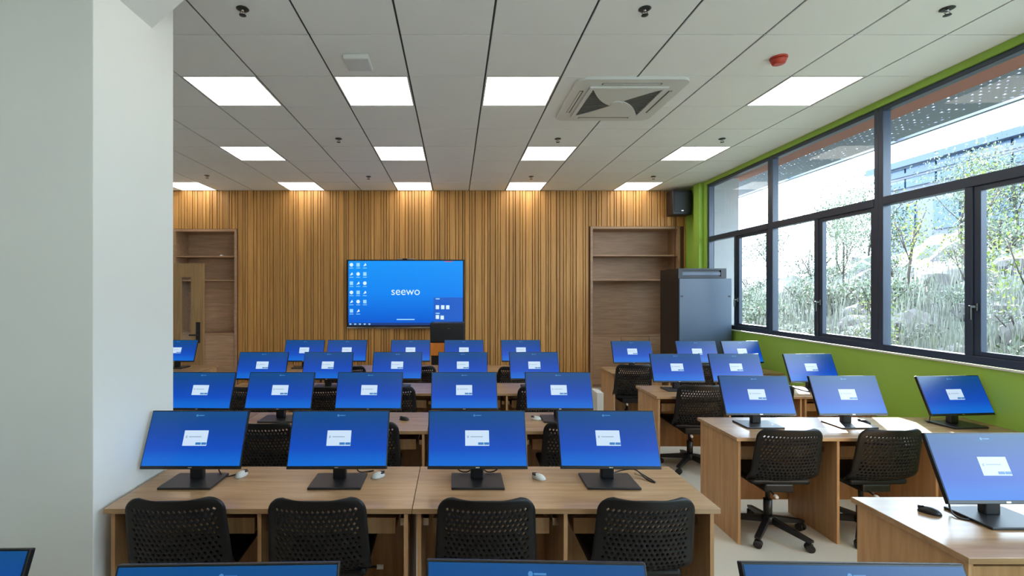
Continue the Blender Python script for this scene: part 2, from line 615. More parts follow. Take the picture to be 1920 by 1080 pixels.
def make_window(n, s0, s1):
    """One bay from s0 (near) to s1 (far): fixed light above, two lights below, the near one a sash."""
    t = bpy.data.objects.new('window_%d' % n, None)
    COL.objects.link(t)
    t.location = WALL_LOC
    t.rotation_euler = WALL_ROT
    struct(t, 'dark framed window bay with one wide upper pane and two lower panes')
    mid = (s0 + s1) / 2
    zr0, zr1 = 2.565, 2.645
    zb = SILL + 0.014
    b = MB()
    b.box(FN0, FN1, s0, s0 + 0.05, zb, HEAD, 0.004, seg=1)
    b.box(FN0, FN1, s1 - 0.05, s1, zb, HEAD, 0.004, seg=1)
    b.box(FN0, FN1, s0 + 0.05, s1 - 0.05, zb, zb + 0.065, 0.004, seg=1)
    b.box(FN0, FN1, s0 + 0.05, s1 - 0.05, HEAD - 0.045, HEAD, 0.004, seg=1)
    b.box(FN0 - 0.005, FN1, s0 + 0.05, s1 - 0.05, zr0, zr1, 0.004, seg=1)
    b.box(FN0, FN1, mid - 0.03, mid + 0.03, zb + 0.065, zr0, 0.004, seg=1)
    b.build('frame', 'frame', t)
    # sash of the near lower light
    a0, a1, c0, c1 = s0 + 0.052, mid - 0.032, zb + 0.067, zr0 - 0.002
    sb = MB()
    for q in ((a0, a0 + 0.05, c0, c1), (a1 - 0.05, a1, c0, c1), (a0 + 0.05, a1 - 0.05, c0, c0 + 0.035), (a0 + 0.05, a1 - 0.05, c1 - 0.035, c1)):
        sb.box(FN0 + 0.012, FN1 - 0.02, q[0], q[1], q[2], q[3], 0.003, seg=1)
    sash = sb.build('sash', 'frame', t)
    box('pane', 'glass', 0.062, 0.066, a0 + 0.045, a1 - 0.045, c0 + 0.03, c1 - 0.03, sash)
    hz = 1.62
    hb_ = MB()
    hb_.box(FN0 - 0.006, FN0 + 0.014, a1 - 0.036, a1 - 0.014, hz - 0.03, hz + 0.03, 0.003)
    hb_.box(FN0 - 0.045, FN0 - 0.004, a1 - 0.031, a1 - 0.019, hz - 0.006, hz + 0.012, 0.002)
    hb_.box(FN0 - 0.05, FN0 - 0.036, a1 - 0.033, a1 - 0.017, hz - 0.10, hz + 0.012, 0.003)
    hb_.build('handle', 'dark_brass', sash)
    box('pane', 'glass', 0.058, 0.062, s0 + 0.045, s1 - 0.045, zr1 - 0.005, HEAD - 0.04, t)
    box('pane', 'glass', 0.058, 0.062, mid + 0.025, s1 - 0.045, zb + 0.06, zr0 + 0.005, t)
    return t


for n in range(len(POSTS) - 1):
    make_window(n + 1, POSTS[n + 1], POSTS[n])

# ------------------------------------------------------------------ outdoors
ov = struct(box('roof_overhang', 'terracotta', 0.24, 0.70, -6.0, 13.0, 3.62, 3.72, None, 0, WALL_LOC, WALL_ROT), 'terracotta soffit above the windows outside')
# perforated sunshade panel with real holes
pm = bmesh.new()
cache = {}


def pv(a, b, z=0.0):
    key = (round(a, 4), round(b, 4))
    if key not in cache:
        cache[key] = pm.verts.new((a, b, z))
    return cache[key]


PCELL = 0.075
prng = random.Random(3)
na, nb = 9, int(18.8 / PCELL)
for ia in range(na):
    for ib in range(nb):
        a0, b0 = 0.70 + ia * PCELL, -5.9 + ib * PCELL
        a1, b1 = a0 + PCELL, b0 + PCELL
        c = [pv(a0, b0), pv(a1, b0), pv(a1, b1), pv(a0, b1)]
        dens = 0.75 - 0.5 * ia / na
        if prng.random() < dens:
            r = PCELL * (0.12 + 0.14 * prng.random())
            ca, cb = (a0 + a1) / 2, (b0 + b1) / 2
            h = [pm.verts.new((ca + r * u, cb + r * v, 0)) for u, v in ((-0.7, -0.7), (0.7, -0.7), (0.7, 0.7), (-0.7, 0.7))]
            for q in range(4):
                pm.faces.new((c[q], c[(q + 1) % 4], h[(q + 1) % 4], h[q]))
        else:
            pm.faces.new(c)
pm.normal_update()
bmesh.ops.solidify(pm, geom=pm.faces[:], thickness=0.006)
pme = bpy.data.meshes.new('perforated_panel')
pm.to_mesh(pme); pm.free()
pme.materials.append(M['perf'])
obj('perforated_panel', pme, ov, (0, 0, 3.63))
rb = MB()
for s in range(-2, 13, 2):
    rb.box(0.70, 1.50, s - 0.02, s + 0.02, 3.64, 3.70)
rb.box(1.44, 1.50, -6, 13, 3.62, 3.70)
rb.build('bracket', 'perf', ov)
struct(box('ledge', 'ledge', 0.24, 0.42, -5.0, 9.0, 1.10, 1.20, None, 0.01, WALL_LOC, WALL_ROT), 'pale concrete ledge outside below the windows')
struct(box('wall_fin', 'ledge', 0.105, 0.50, POSTS[0] - 0.05, POSTS[0] - 0.001, SILL + 0.05, 3.60, None, 0, WALL_LOC, WALL_ROT), 'pale wall fin outside at the far end of the windows')


def hill_z(x, y):
    t = max(0.0, min(1.0, (x - 6.0) / 8.5))
    s = t * t * (3 - 2 * t)
    near = 1.0 if y < 12 else max(0.45, 1.0 - (y - 12) * 0.045)
    z = 0.15 + 3.1 * s * near
    z += 0.18 * math.sin(x * 1.3 + y * 0.7) * t + 0.14 * math.sin(x * 2.9 - y * 1.9) * t + 0.10 * math.sin(x * 5.1 + y * 4.3) * t
    if x > 15:
        z -= 0.02 * (x - 15)
    return z


hm = bmesh.new()
HN, HM_ = 90, 130
grid = [[hm.verts.new((4.35 + 0.30 * a + 0.0022 * a * a, -8 + 0.40 * b, 0)) for b in range(HM_)] for a in range(HN)]
hr = random.Random(5)
for row in grid:
    for v in row:
        v.co.z = hill_z(v.co.x, v.co.y) + (hr.random() - 0.5) * (0.16 if v.co.x > 6 else 0.03)
for a in range(HN - 1):
    for b in range(HM_ - 1):
        hm.faces.new((grid[a][b], grid[a + 1][b], grid[a + 1][b + 1], grid[a][b + 1]))
hme = bpy.data.meshes.new('hillside')
hm.to_mesh(hme); hm.free()
hme.materials.append(M['hill'])
struct(obj('hillside', hme), 'stony sunlit slope outside the windows')


def leaf_cloud(mb, n, rx, ry, rz, cz, size, rng, clumps=6):
    cl = [(rng.uniform(-0.7, 0.7) * rx, rng.uniform(-0.7, 0.7) * ry, cz + rng.uniform(-0.7, 0.7) * rz) for _ in range(clumps)]
    for _ in range(n):
        c = rng.choice(cl)
        p = Vector((c[0] + rng.gauss(0, 0.28) * rx, c[1] + rng.gauss(0, 0.28) * ry, c[2] + rng.gauss(0, 0.28) * rz))
        q = Euler((rng.uniform(0, PI), rng.uniform(0, PI), rng.uniform(0, 2 * PI))).to_matrix()
        s = size * rng.uniform(0.6, 1.3)
        vs_ = [mb.bm.verts.new(p + q @ Vector(v)) for v in ((-s, 0, 0), (0, -s * 0.45, s * 0.1), (s, 0, 0), (0, s * 0.45, s * 0.1))]
        mb.bm.faces.new(vs_)


def tree_mesh(seed, h, spread, n, leafsize, mat):
    rng = random.Random(seed)
    tb = MB()
    tb.path([(0, 0, -0.2), (0.03 * h * rng.uniform(-1, 1), 0.03 * h * rng.uniform(-1, 1), 0.35 * h), (0.05 * h * rng.uniform(-1, 1), 0.05 * h * rng.uniform(-1, 1), 0.75 * h)], 0.010 * h, 7)
    for _ in range(5):
        a = rng.uniform(0, 2 * PI); z = rng.uniform(0.3, 0.6) * h
        r = spread * rng.uniform(0.5, 0.9)
        tb.path([(0, 0, z), (0.5 * r * math.cos(a), 0.5 * r * math.sin(a), z + 0.14 * h), (r * math.cos(a), r * math.sin(a), z + 0.32 * h)], 0.004 * h, 5)
    trunk = tb.mesh('trunk', 'bark')
    lb = MB()
    leaf_cloud(lb, n, spread, spread, 0.36 * h, 0.72 * h, leafsize, rng, 9)
    return trunk, lb.mesh('foliage', mat)


def put_tree(name, meshes, x, y, label, group, rz=0, s=1.0):
    t = thing(name, label, 'tree', (x, y, hill_z(x, y) - 0.1), rz, group)
    t.scale = (s, s, s)
    obj('trunk', meshes[0], t)
    f = obj('foliage', meshes[1], t)
    f['kind'] = 'stuff'
    return t


young = tree_mesh(11, 2.4, 0.42, 460, 0.030, 'leaf_yellow')
broad = tree_mesh(12, 4.2, 1.5, 3200, 0.055, 'leaf_dark')
pale = tree_mesh(13, 3.0, 1.0, 2200, 0.040, 'leaf_pale')
for q, (tx, ty, s) in enumerate([(9.5, 9.9, 1.0), (9.3, 8.6, 0.9), (11.2, 10.0, 1.0), (8.0, 6.6, 1.0), (8.6, 5.4, 1.1), (6.8, 7.6, 0.75)]):
    put_tree('young_tree', young, tx, ty, 'slender young tree with yellow green leaves on the slope outside', 'young trees outside the windows', q * 1.3, s)
for q, (tx, ty, s) in enumerate([(17.5, 20.0, 1.0), (14.5, 22.0, 0.8), (18.0, 15.2, 0.9)]):
    put_tree('broad_tree', broad, tx, ty, 'large grey green tree on top of the slope outside', 'large trees above the slope', q * 2.1, s)
for q, (tx, ty, s) in enumerate([(11.5, 14.2, 0.9), (13.4, 16.2, 0.8), (9.8, 12.0, 0.7), (12.0, 11.2, 0.8), (11.2, 7.8, 0.8), (13.9, 9.6, 0.9), (9.6, 6.6, 0.6), (14.2, 19.0, 0.6)]):
    put_tree('pale_tree', pale, tx, ty, 'pale leafy bushy tree halfway up the slope outside', 'pale bushy trees on the slope', q * 1.7, s)


def shrub_mesh(seed, mat, n=900):
    rng = random.Random(seed)
    lb = MB()
    leaf_cloud(lb, n, 0.55, 0.55, 0.35, 0.35, 0.032, rng, 7)
    sb_ = MB()
    for _ in range(6):
        a = rng.uniform(0, 2 * PI)
        sb_.path([(0, 0, -0.1), (0.2 * math.cos(a), 0.2 * math.sin(a), 0.25), (0.4 * math.cos(a), 0.4 * math.sin(a), 0.5)], 0.012, 5)
    return sb_.mesh('stems', 'bark'), lb.mesh('foliage', mat)


shr = [shrub_mesh(21, 'leaf_pale'), shrub_mesh(22, 'leaf_dark'), shrub_mesh(23, 'grass_pale')]
sr = random.Random(9)
placed = []
for q in range(26):
    for _ in range(60):
        sx = sr.uniform(6.4, 12.5)
        sy = sx * sr.uniform(0.75, 1.75)
        if all((sx - a) ** 2 + (sy - b) ** 2 > 1.5 ** 2 for a, b in placed):
            break
    placed.append((sx, sy))
    mm = shr[q % 3]
    t = thing('shrub', ['pale green shrub on the slope outside the windows', 'dark green shrub on the slope outside the windows', 'whitish dry shrub on the slope outside the windows'][q % 3], 'shrub',
              (sx, sy, hill_z(sx, sy)), sr.uniform(0, 6), 'shrubs on the slope')
    s = sr.uniform(0.7, 1.4)
    t.scale = (s, s, s)
    obj('stems', mm[0], t)
    f = obj('foliage', mm[1], t); f['kind'] = 'stuff'

gb = MB()
for _ in range(9000):
    gx = sr.uniform(5.6, 10.5)
    gy = gx * sr.uniform(0.6, 2.0)
    gz = hill_z(gx, gy) - 0.05
    h = sr.uniform(0.25, 0.95)
    dx, dy = sr.uniform(-0.12, 0.12), sr.uniform(-0.12, 0.12)
    w = 0.008
    a = sr.uniform(0, PI)
    wx, wy = w * math.cos(a), w * math.sin(a)
    v = [gb.bm.verts.new(p) for p in ((gx - wx, gy - wy, gz), (gx + wx, gy + wy, gz), (gx + dx * 0.5 + wx * 0.7, gy + dy * 0.5 + wy * 0.7, gz + h * 0.6), (gx + dx, gy + dy, gz + h))]
    gb.bm.faces.new(v)
tag(gb.build('tall_grass', 'grass_pale'), 'tall pale dry grass on the slope outside', 'grass', None, 'stuff')

rock_me = []
for sdd in range(3):
    rb2 = bmesh.new()
    bmesh.ops.create_icosphere(rb2, subdivisions=2, radius=0.4)
    rr = random.Random(sdd + 40)
    for v in rb2.verts:
        v.co *= rr.uniform(0.75, 1.15); v.co.z *= 0.65
    me = bpy.data.meshes.new('rock'); rb2.to_mesh(me); rb2.free(); me.materials.append(M['rock']); rock_me.append(me)
for q in range(12):
    sx = sr.uniform(7.2, 11.0); sy = sx * sr.uniform(0.75, 1.2)
    o = obj('rock', rock_me[q % 3], None, (sx, sy, hill_z(sx, sy) + 0.05), (0, 0, sr.uniform(0, 6)))
    tag(o, 'weathered grey brown boulder on the slope outside', 'rock', 'boulders on the slope')

# building beyond the slope
bd = thing('building', 'long pale building with blue glass bands seen through the right windows', 'building', (22, 14, 0))
box('wall', 'bwall', 0, 8, -16, 10.5, 0, 7.2, bd)
box('roof', 'bstrip', -0.5, 8, -16.3, 10.8, 7.75, 8.05, bd)
box('parapet', 'bwall', -0.2, 8, -16, 10.5, 7.2, 7.3, bd)
box('eaves_strip', 'bstrip', -0.3, 8, -16.1, 10.6, 7.3, 7.45, bd)
gp = MB().box(-0.15, -0.05, 0.04, 1.42, 0, 1.0).mesh('glass_panel', 'bglass')
for q in range(18):
    obj('glass_panel', gp, bd, (0.0, -16 + 1.47 * q, 7.40 - 0.62 + 0.0)).scale = (1, 1, 0.95)
wp = MB().box(-0.08, 0.02, 0, 1.1, 0, 1.3).mesh('window', 'bglass')
for zz in (1.6, 4.6):
    for q in range(13):
        obj('window', wp, bd, (0, -15.4 + 2.0 * q, zz))

# ------------------------------------------------------------------ built-in bookcases
def bookcase(name, label, n, shelves, ledge_z):
    x0, x1, top = n
    t = thing(name, label, 'bookcase', ((x0 + x1) / 2, YB, 0))
    hw = (x1 - x0) / 2
    D = 0.42
    e = 0.03
    b = MB()
    b.box(-hw - e, -hw + 0.012, -0.012, D, 0, top + e, 0.002, seg=1)
    b.box(hw - 0.012, hw + e, -0.012, D, 0, top + e, 0.002, seg=1)
    b.box(-hw + 0.012, hw - 0.012, -0.012, D, top - 0.012, top + e, 0.002, seg=1)
    b.build('surround', 'shelf', t)
    box('back_panel', 'shelf', -hw + 0.012, hw - 0.012, D - 0.02, D, 0, top - 0.012, t)
    for z in shelves:
        box('shelf', 'shelf', -hw + 0.013, hw - 0.013, 0.01, D - 0.02, z - 0.022, z, t, 0.002)
    box('counter', 'shelf', -hw + 0.013, hw - 0.013, 0.0, D - 0.02, ledge_z - 0.025, ledge_z, t, 0.002)
    nd = 3 if hw > 0.6 else 2
    w = (2 * hw - 0.03) / nd
    for q in range(nd):
        d = box('cabinet_door', 'shelf', 0.002, w - 0.002, 0.005, 0.025, 0.06, ledge_z - 0.03, t, 0.002, (-hw + 0.015 + q * w, 0, 0))
    box('plinth', 'shelf', -hw + 0.013, hw - 0.013, 0.03, 0.05, 0, 0.058, t)
    return t


bookcase('bookcase', 'recessed wooden bookcase behind the open door', NL, (2.39, 1.955), 0.985)
bookcase('bookcase', 'recessed empty wooden bookcase beside the black server rack', NR, (2.406, 1.962), 0.957)
kn = MB().lathe([(0.001, -0.03), (0.022, -0.026), (0.034, -0.008), (0.034, 0.0)], 16).build('shelf_knob', 'white_plastic', None, (-4.26, YB + 0.12, 2.43))  # plain white knob on the shelf, gives no light
kn.location = (-4.28, YB + 0.12, 2.3905); kn.rotation_euler = (PI, 0, 0)
tag(kn, 'small white knob lying on the top shelf of the left bookcase', 'knob')

# door leaf, open at right angles to the left wall
door = bpy.data.objects.new('door_1', None)
COL.objects.link(door)
door.location = (XL + 0.005, 7.50, 0)
struct(door, 'open wooden door leaf with a narrow glass slot and black handle')
DW = 1.15
lf = MB()
gx0, gx1, gz0, gz1 = DW - 0.355, DW - 0.20, 0.95, 1.97
lf.box(0, gx0, -0.02, 0.02, 0.008, 2.19, 0.002, seg=1).box(gx1, DW, -0.02, 0.02, 0.008, 2.19, 0.002, seg=1)
lf.box(gx0, gx1, -0.02, 0.02, 0.008, gz0).box(gx0, gx1, -0.02, 0.02, gz1, 2.19)
lf.build('leaf', 'door_wood', door)
box('pane', 'glass', gx0, gx1, -0.004, 0.004, gz0, gz1, door)
dh = MB()
dh.box(DW - 0.115, DW - 0.05, -0.034, -0.02, 0.93, 1.26, 0.006)
dh.tube((DW - 0.08, -0.03, 1.06), (DW - 0.08, -0.075, 1.06), 0.011)
dh.box(DW - 0.20, DW - 0.07, -0.085, -0.065, 1.048, 1.072, 0.005)
dh.build('handle', 'black_plastic', door)

# ------------------------------------------------------------------ wall display
tv = thing('wall_display', 'large flat wall display with a lit blue desktop on the slatted wall', 'display', (-0.879, YB - 0.015, 1.11))
TW, TH = 1.055, 1.205
b = MB()
b.box(-TW, TW, -0.075, -0.01, 0, TH, 0.006)
b.build('housing', 'bezel', tv)
sc_ = box('screen', 'tv_screen', -TW + 0.03, TW - 0.03, -0.078, -0.0745, 0, TH - 0.05, tv, 0, (0, 0, 0.028))
cb = MB().box(-0.16, 0.16, -0.085, -0.03, TH, TH + 0.018, 0.005)
cb.build('camera_bar', 'chrome', tv)
box('camera_lens', 'bezel', -0.055, 0.03, -0.09, -0.084, TH + 0.002, TH + 0.022, tv, 0.002)
box('lower_rail', 'chrome', -TW, TW, -0.08, -0.03, -0.03, -0.001, tv, 0.004)
ZF = -0.0795


def flat(name, mat, x0, x1, z0, z1, parent=sc_, y=ZF):
    return box(name, mat, x0, x1, y, y + 0.0012, z0, z1, parent)


text_mesh('wordmark', 'seewo', 0.20, 'tv_white', sc_, (0.0, ZF, 0.605), (PI / 2, 0, 0))
flat('taskbar', 'tv_dark', -TW + 0.03, TW - 0.03, 0.0, 0.045)
for q in range(5):
    flat('taskbar_icon', 'tv_pale', -TW + 0.05 + 0.085 * q, -TW + 0.085 + 0.085 * q, 0.010, 0.034, sc_, ZF - 0.001)
ic = MB().prism([(0.034 * math.cos(a * PI / 4), 0.034 * math.sin(a * PI / 4)) for a in range(8)], 'y', 0, 0.0012).mesh('icon', 'tv_white')
ic2 = MB().box(-0.03, 0.03, 0, 0.0012, -0.032, 0.032, 0.0).mesh('icon', 'tv_pale')
ic3 = MB().prism([(-0.03, -0.03), (0.03, -0.01), (0.012, 0.032)], 'y', 0, 0.0012).mesh('icon', 'tv_white')
ics = [ic, ic2, ic3]
for r_ in range(6):
    for c_ in range(3):
        if r_ == 5 and c_ == 2:
            continue
        me = ics[(r_ * 2 + c_) % 3]
        o = obj('icon', me, sc_, (-TW + 0.085 + 0.12 * c_, ZF, 1.085 - 0.165 * r_))
        flat('icon_caption', 'tv_pale', -TW + 0.05 + 0.12 * c_, -TW + 0.12 + 0.12 * c_, 1.022 - 0.165 * r_, 1.032 - 0.165 * r_)
flat('red_tag', 'tv_red', 0.70, 0.84, 1.135, 1.150)
pn = flat('side_panel', 'tv_panel', 0.50, TW - 0.03, 0.045, 0.50)
for px, pz in ((0.57, 0.325), (0.665, 0.325), (0.755, 0.325), (0.57, 0.15), (0.655, 0.14)):
    flat('panel_icon', 'tv_white', px - 0.03, px + 0.03, pz - 0.035, pz + 0.035, sc_, ZF - 0.001)
for pz in (0.475, 0.215):
    flat('panel_caption', 'tv_pale', 0.54, 0.61, pz - 0.01, pz + 0.01, sc_, ZF - 0.001)
flat('caption_line', 'tv_pale', -0.16, 0.16, 0.095, 0.115)

# ------------------------------------------------------------------ loudspeaker on the back wall
sp = thing('loudspeaker', 'black loudspeaker mounted high in the corner by the windows', 'loudspeaker', (3.955, 8.35, 3.08))
b = MB().box(-0.165, 0.165, -0.12, 0.13, 0, 0.43, 0.012)
b.build('cabinet', 'black_plastic', sp)
box('grille', 'slot_dark', -0.14, 0.14, -0.128, -0.118, 0.05, 0.40, sp, 0.004)
box('badge', 'chrome', -0.02, 0.02, -0.131, -0.127, 0.06, 0.075, sp)
MB().box(-0.05, 0.05, 0.13, 0.198, 0.12, 0.3).build('bracket', 'black_plastic', sp)
cbl = MB().path([(0.0, 0.14, 0.0), (0.005, 0.16, -0.3), (0.0, 0.16, -1.0)], 0.006)
cbl.build('cable', 'black_plastic', sp)

# ------------------------------------------------------------------ server rack
rk = thing('server_rack', 'tall black server rack cabinet with a dark door tinted slate grey by a painted window reflection in the corner', 'cabinet', (3.69, 7.0, 0))
RW = 0.385
b = MB()
b.box(-RW, RW - 0.06, 0.02, 0.62, 0.06, 2.085, 0.006)
b.build('body', 'rack_body', rk)
b = MB()
b.box(-RW, RW - 0.06, 0.0, 0.02, 1.94, 1.965).box(-RW, RW - 0.06, 0.0, 0.02, 2.06, 2.085)
b.box(-RW, -RW + 0.06, 0.0, 0.02, 1.965, 2.06).box(RW - 0.14, RW - 0.06, 0.0, 0.02, 1.965, 2.06)
b.build('top_frame', 'rack_body', rk)
box('vent_strip', 'rack_door', -RW + 0.06, RW - 0.14, 0.008, 0.019, 1.985, 2.03, rk)
dr = box('door', 'rack_door', -RW, RW, -0.03, 0.0, 0.09, 1.935, rk, 0.006)
for sx in (-RW + 0.035, RW - 0.035):
    box('latch', 'slot_dark', sx - 0.018, sx + 0.018, -0.034, -0.029, 1.66, 1.685, dr, 0.002)
for sx in (-0.3, 0.25):
    for sy in (0.08, 0.54):
        MB().tube((sx, sy, 0), (sx, sy, 0.06), 0.025).build('foot', 'black_plastic', rk)

# ------------------------------------------------------------------ lectern by the wall display
lc = thing('lectern', 'black teacher lectern with an orange wood band below the wall display', 'lectern', (-0.115, 7.62, 0))
box('console', 'black_plastic', -0.275, 0.275, -0.10, 0.25, 0.935, 1.245, lc, 0.012)
box('orange_band', 'orange', -0.275, 0.275, -0.11, 0.26, 0.725, 0.925, lc, 0.006)
box('body', 'black_plastic', -0.25, 0.25, -0.08, 0.24, 0.0, 0.725, lc, 0.006)
box('badge', 'chrome', 0.0, 0.04, -0.104, -0.099, 1.15, 1.165, lc)

wbx = thing('floor_box', 'slim white upright box on the floor beside the farthest window side desk', 'box', (1.73, 5.75, 0))
box('casing', 'white_plastic', -0.04, 0.04, -0.12, 0.12, 0.02, 0.54, wbx, 0.006)
box('foot', 'black_plastic', -0.035, 0.035, -0.11, 0.11, 0.0, 0.02, wbx)

# ------------------------------------------------------------------ ceiling fittings
ac = thing('air_conditioner', 'white square ceiling cassette air conditioner with dark louvred intake', 'air conditioner', (1.545, 4.53, CEIL))
b = MB()
R_ = 0.49
rad = 0.09
poly = []
for cx_, cy_, a0 in ((R_ - rad, R_ - rad, 0), (-R_ + rad, R_ - rad, 90), (-R_ + rad, -R_ + rad, 180), (R_ - rad, -R_ + rad, 270)):
    for q in range(6):
        a = math.radians(a0 + 18 * q)
        poly.append((cx_ + rad * math.cos(a), cy_ + rad * math.sin(a)))
b.prism(poly, 'z', -0.022, 0.0)
b.build('panel', 'white_plastic', ac)
b = MB()
for sx, sy, w, d in ((0, -0.40, 0.52, 0.035), (0, 0.40, 0.52, 0.035), (-0.40, 0, 0.035, 0.52), (0.40, 0, 0.035, 0.52)):
    b.box(sx - w / 2, sx + w / 2, sy - d / 2, sy + d / 2, -0.0245, -0.0215)
b.build('air_slot', 'vent_dark', ac)
for sx, sy, w, d in ((0, -0.405, 0.50, 0.018), (0, 0.405, 0.50, 0.018), (-0.405, 0, 0.018, 0.50), (0.405, 0, 0.018, 0.50)):
    box('flap', 'white_plastic', sx - w / 2, sx + w / 2, sy - d / 2, sy + d / 2, -0.027, -0.024, ac)
b = MB()
for q in ((-0.35, 0.35, -0.35, -0.31), (-0.35, 0.35, 0.31, 0.35), (-0.35, -0.31, -0.31, 0.31), (0.31, 0.35, -0.31, 0.31)):
    b.box(q[0], q[1], q[2], q[3], -0.036, -0.022, 0.003, seg=1)
b.build('intake_frame', 'white_plastic', ac)
box('intake', 'vent_dark', -0.31, 0.31, -0.31, 0.31, -0.024, -0.0225, ac)
for q in range(16):
    yy = -0.29 + 0.039 * q
    box('louvre', 'vent_dark', -0.308, 0.308, yy, yy + 0.014, -0.031, -0.024, ac)


def swirl(sgn):
    p = [(-0.31, -0.31), (0.31, -0.31)]
    # curved edge from the far corner back to the hub, straight edge to the other corner
    for q in range(1, 8):
        f = q / 8
        p.append((0.31 - 0.36 * f + 0.05 * math.sin(PI * f), -0.31 + 0.36 * f - 0.07 * math.sin(PI * f)))
    p.append((-0.05, 0.05))
    for q in range(1, 8):
        f = q / 8
        p.append((-0.05 - 0.26 * f, 0.05 - 0.36 * f + 0.05 * math.sin(PI * f)))
    return [(sgn * u, sgn * v) for u, v in p]


for sgn in (1, -1):
    MB().prism(swirl(sgn), 'z', -0.035 - 0.002 * (sgn < 0), -0.031).build('intake_blade', 'white_plastic', ac)
MB().lathe([(0.05, -0.041), (0.06, -0.036), (0.06, -0.03)], 16).build('hub', 'white_plastic', ac)


def ceil_pos(px, py, drop=0.0):
    h = CEIL - drop - HC
    y = h * FPX / (VY - py)
    return ((px - VX) * y / FPX, y)


skb = MB().lathe([(0.012, 0.0), (0.036, 0.0), (0.040, -0.006), (0.028, -0.012), (0.013, -0.012)], 18)
sk_ring = skb.mesh('escutcheon', 'dark_brass')
skb = MB().tube((0, 0, 0), (0, 0, -0.035), 0.009)
for sg in (-1, 1):
    skb.path([(sg * 0.008, 0, -0.03), (sg * 0.02, 0, -0.045), (sg * 0.004, 0, -0.065)], 0.003, 5)
sk_body = skb.mesh('body', 'chrome')
sk_plate = MB().lathe([(0.003, -0.064), (0.022, -0.066), (0.022, -0.069), (0.003, -0.069)], 14).mesh('deflector', 'dark_brass')
for (px, py), lab in (((455, 16), 'ceiling sprinkler near the top edge beside the column'),
                      ((1209, 16), 'ceiling sprinkler near the top edge on the side of the air conditioner towards the viewer'),
                      ((1776, 16), 'ceiling sprinkler near the top edge close to the windows'),
                      ((635, 260), 'ceiling sprinkler left of the second middle row light panel'),
                      ((1046, 260), 'ceiling sprinkler just beyond the air conditioner'),
                      ((1354, 260), 'ceiling sprinkler in front of the middle row light by the windows'),
                      ((388, 329), 'far small sprinkler before the leftmost back wall light'),
                      ((691, 331), 'far small sprinkler left of the light above the wall display'),
                      ((996, 331), 'far small sprinkler in front of the back wall light right of the display'),
                      ((1225, 331), 'far small sprinkler before the light above the right bookcase')):
    X, Y = ceil_pos(px, py)
    t = thing('sprinkler', lab, 'sprinkler', (X, Y, CEIL), 0, 'ceiling sprinklers')
    t.scale = (1, 1, 0.65)
    obj('escutcheon', sk_ring, t); obj('body', sk_body, t); obj('deflector', sk_plate, t)

X, Y = ceil_pos(1460, 108)
dt = thing('fire_detector', 'round red fire detector on the ceiling', 'detector', (X, Y, CEIL))
MB().lathe([(0.03, -0.055), (0.045, -0.05), (0.055, -0.025), (0.056, -0.012)], 20).build('dome', 'red_plastic', dt)
MB().lathe([(0.056, -0.012), (0.062, -0.010), (0.062, 0.0)], 20).build('base', 'red_plastic', dt)
X, Y = ceil_pos(672, 112)
ap = thing('wireless_box', 'small white square wireless box on the ceiling', 'router', (X, Y, CEIL))
box('casing', 'white_plastic', -0.10, 0.10, -0.11, 0.11, -0.045, -0.006, ap, 0.012)
box('mounting_plate', 'white_plastic', -0.085, 0.085, -0.095, 0.095, -0.006, 0.0, ap)

# ------------------------------------------------------------------ desks
HD, DD = 0.74, 0.53


def make_desk(name, W, seats):
    t = thing(name, 'desk', 'desk')
    hw = W / 2
    box('tabletop', 'desk_top', -hw + 0.001, hw - 0.001, 0, DD, HD - 0.025, HD, t, 0.0025)
    ins = 0.022
    box('side_panel', 'desk_side', -hw + ins, -hw + ins + 0.018, 0.02, DD - 0.012, 0, HD - 0.025, t)
    box('side_panel', 'desk_side', hw - ins - 0.018, hw - ins, 0.02, DD - 0.012, 0, HD - 0.025, t)
    xs = [-hw + ins + 0.018]
    if seats == 2:
        box('divider_panel', 'desk_side', -0.009, 0.009, 0.02, DD - 0.032, 0, HD - 0.025, t)
        xs = [-hw + ins + 0.018, 0.009]
        ends = [-0.009, hw - ins - 0.018]
    else:
        ends = [hw - ins - 0.018]
    box('modesty_panel', 'desk_side', -hw + ins + 0.018, hw - ins - 0.018, DD - 0.032, DD - 0.014, 0.10, HD - 0.025, t)
    for a, e in zip(xs, ends):
        c = (a + e) / 2
        hh = (e - a) / 2 - 0.05
        tr = box('keyboard_tray', 'desk_side', c - hh, c + hh, 0.12, 0.42, 0.575, 0.59, t, 0.001)
        box('tray_front', 'desk_side', c - hh, c + hh, 0.105, 0.12, 0.572, 0.648, tr, 0.001)
        for sx in (a, e - 0.03):
            box('slide_rail', 'chrome', sx + 0.001, sx + 0.029, 0.13, 0.40, 0.60, 0.635, tr)
    return t


W2 = 1.424
desk2 = make_desk('computer_desk', W2, 2)
desk1 = make_desk('computer_desk_single', 0.71, 1)
LNEAR = {0: 0.80, 1: 2.183, 2: 3.404, 3: 4.664, 4: 5.93}
RNEAR = {1: 1.78, 2: 3.244, 3: 4.526, 4: 5.80}
used = {}


def place_desk(proto, cx, y, label, group):
    if proto.name not in used:
        used[proto.name] = 1
        proto.location = (cx, y, 0)
        proto['label'] = label
        proto['group'] = group
        return proto
    return dup(proto, (cx, y, 0), 0, label, group)


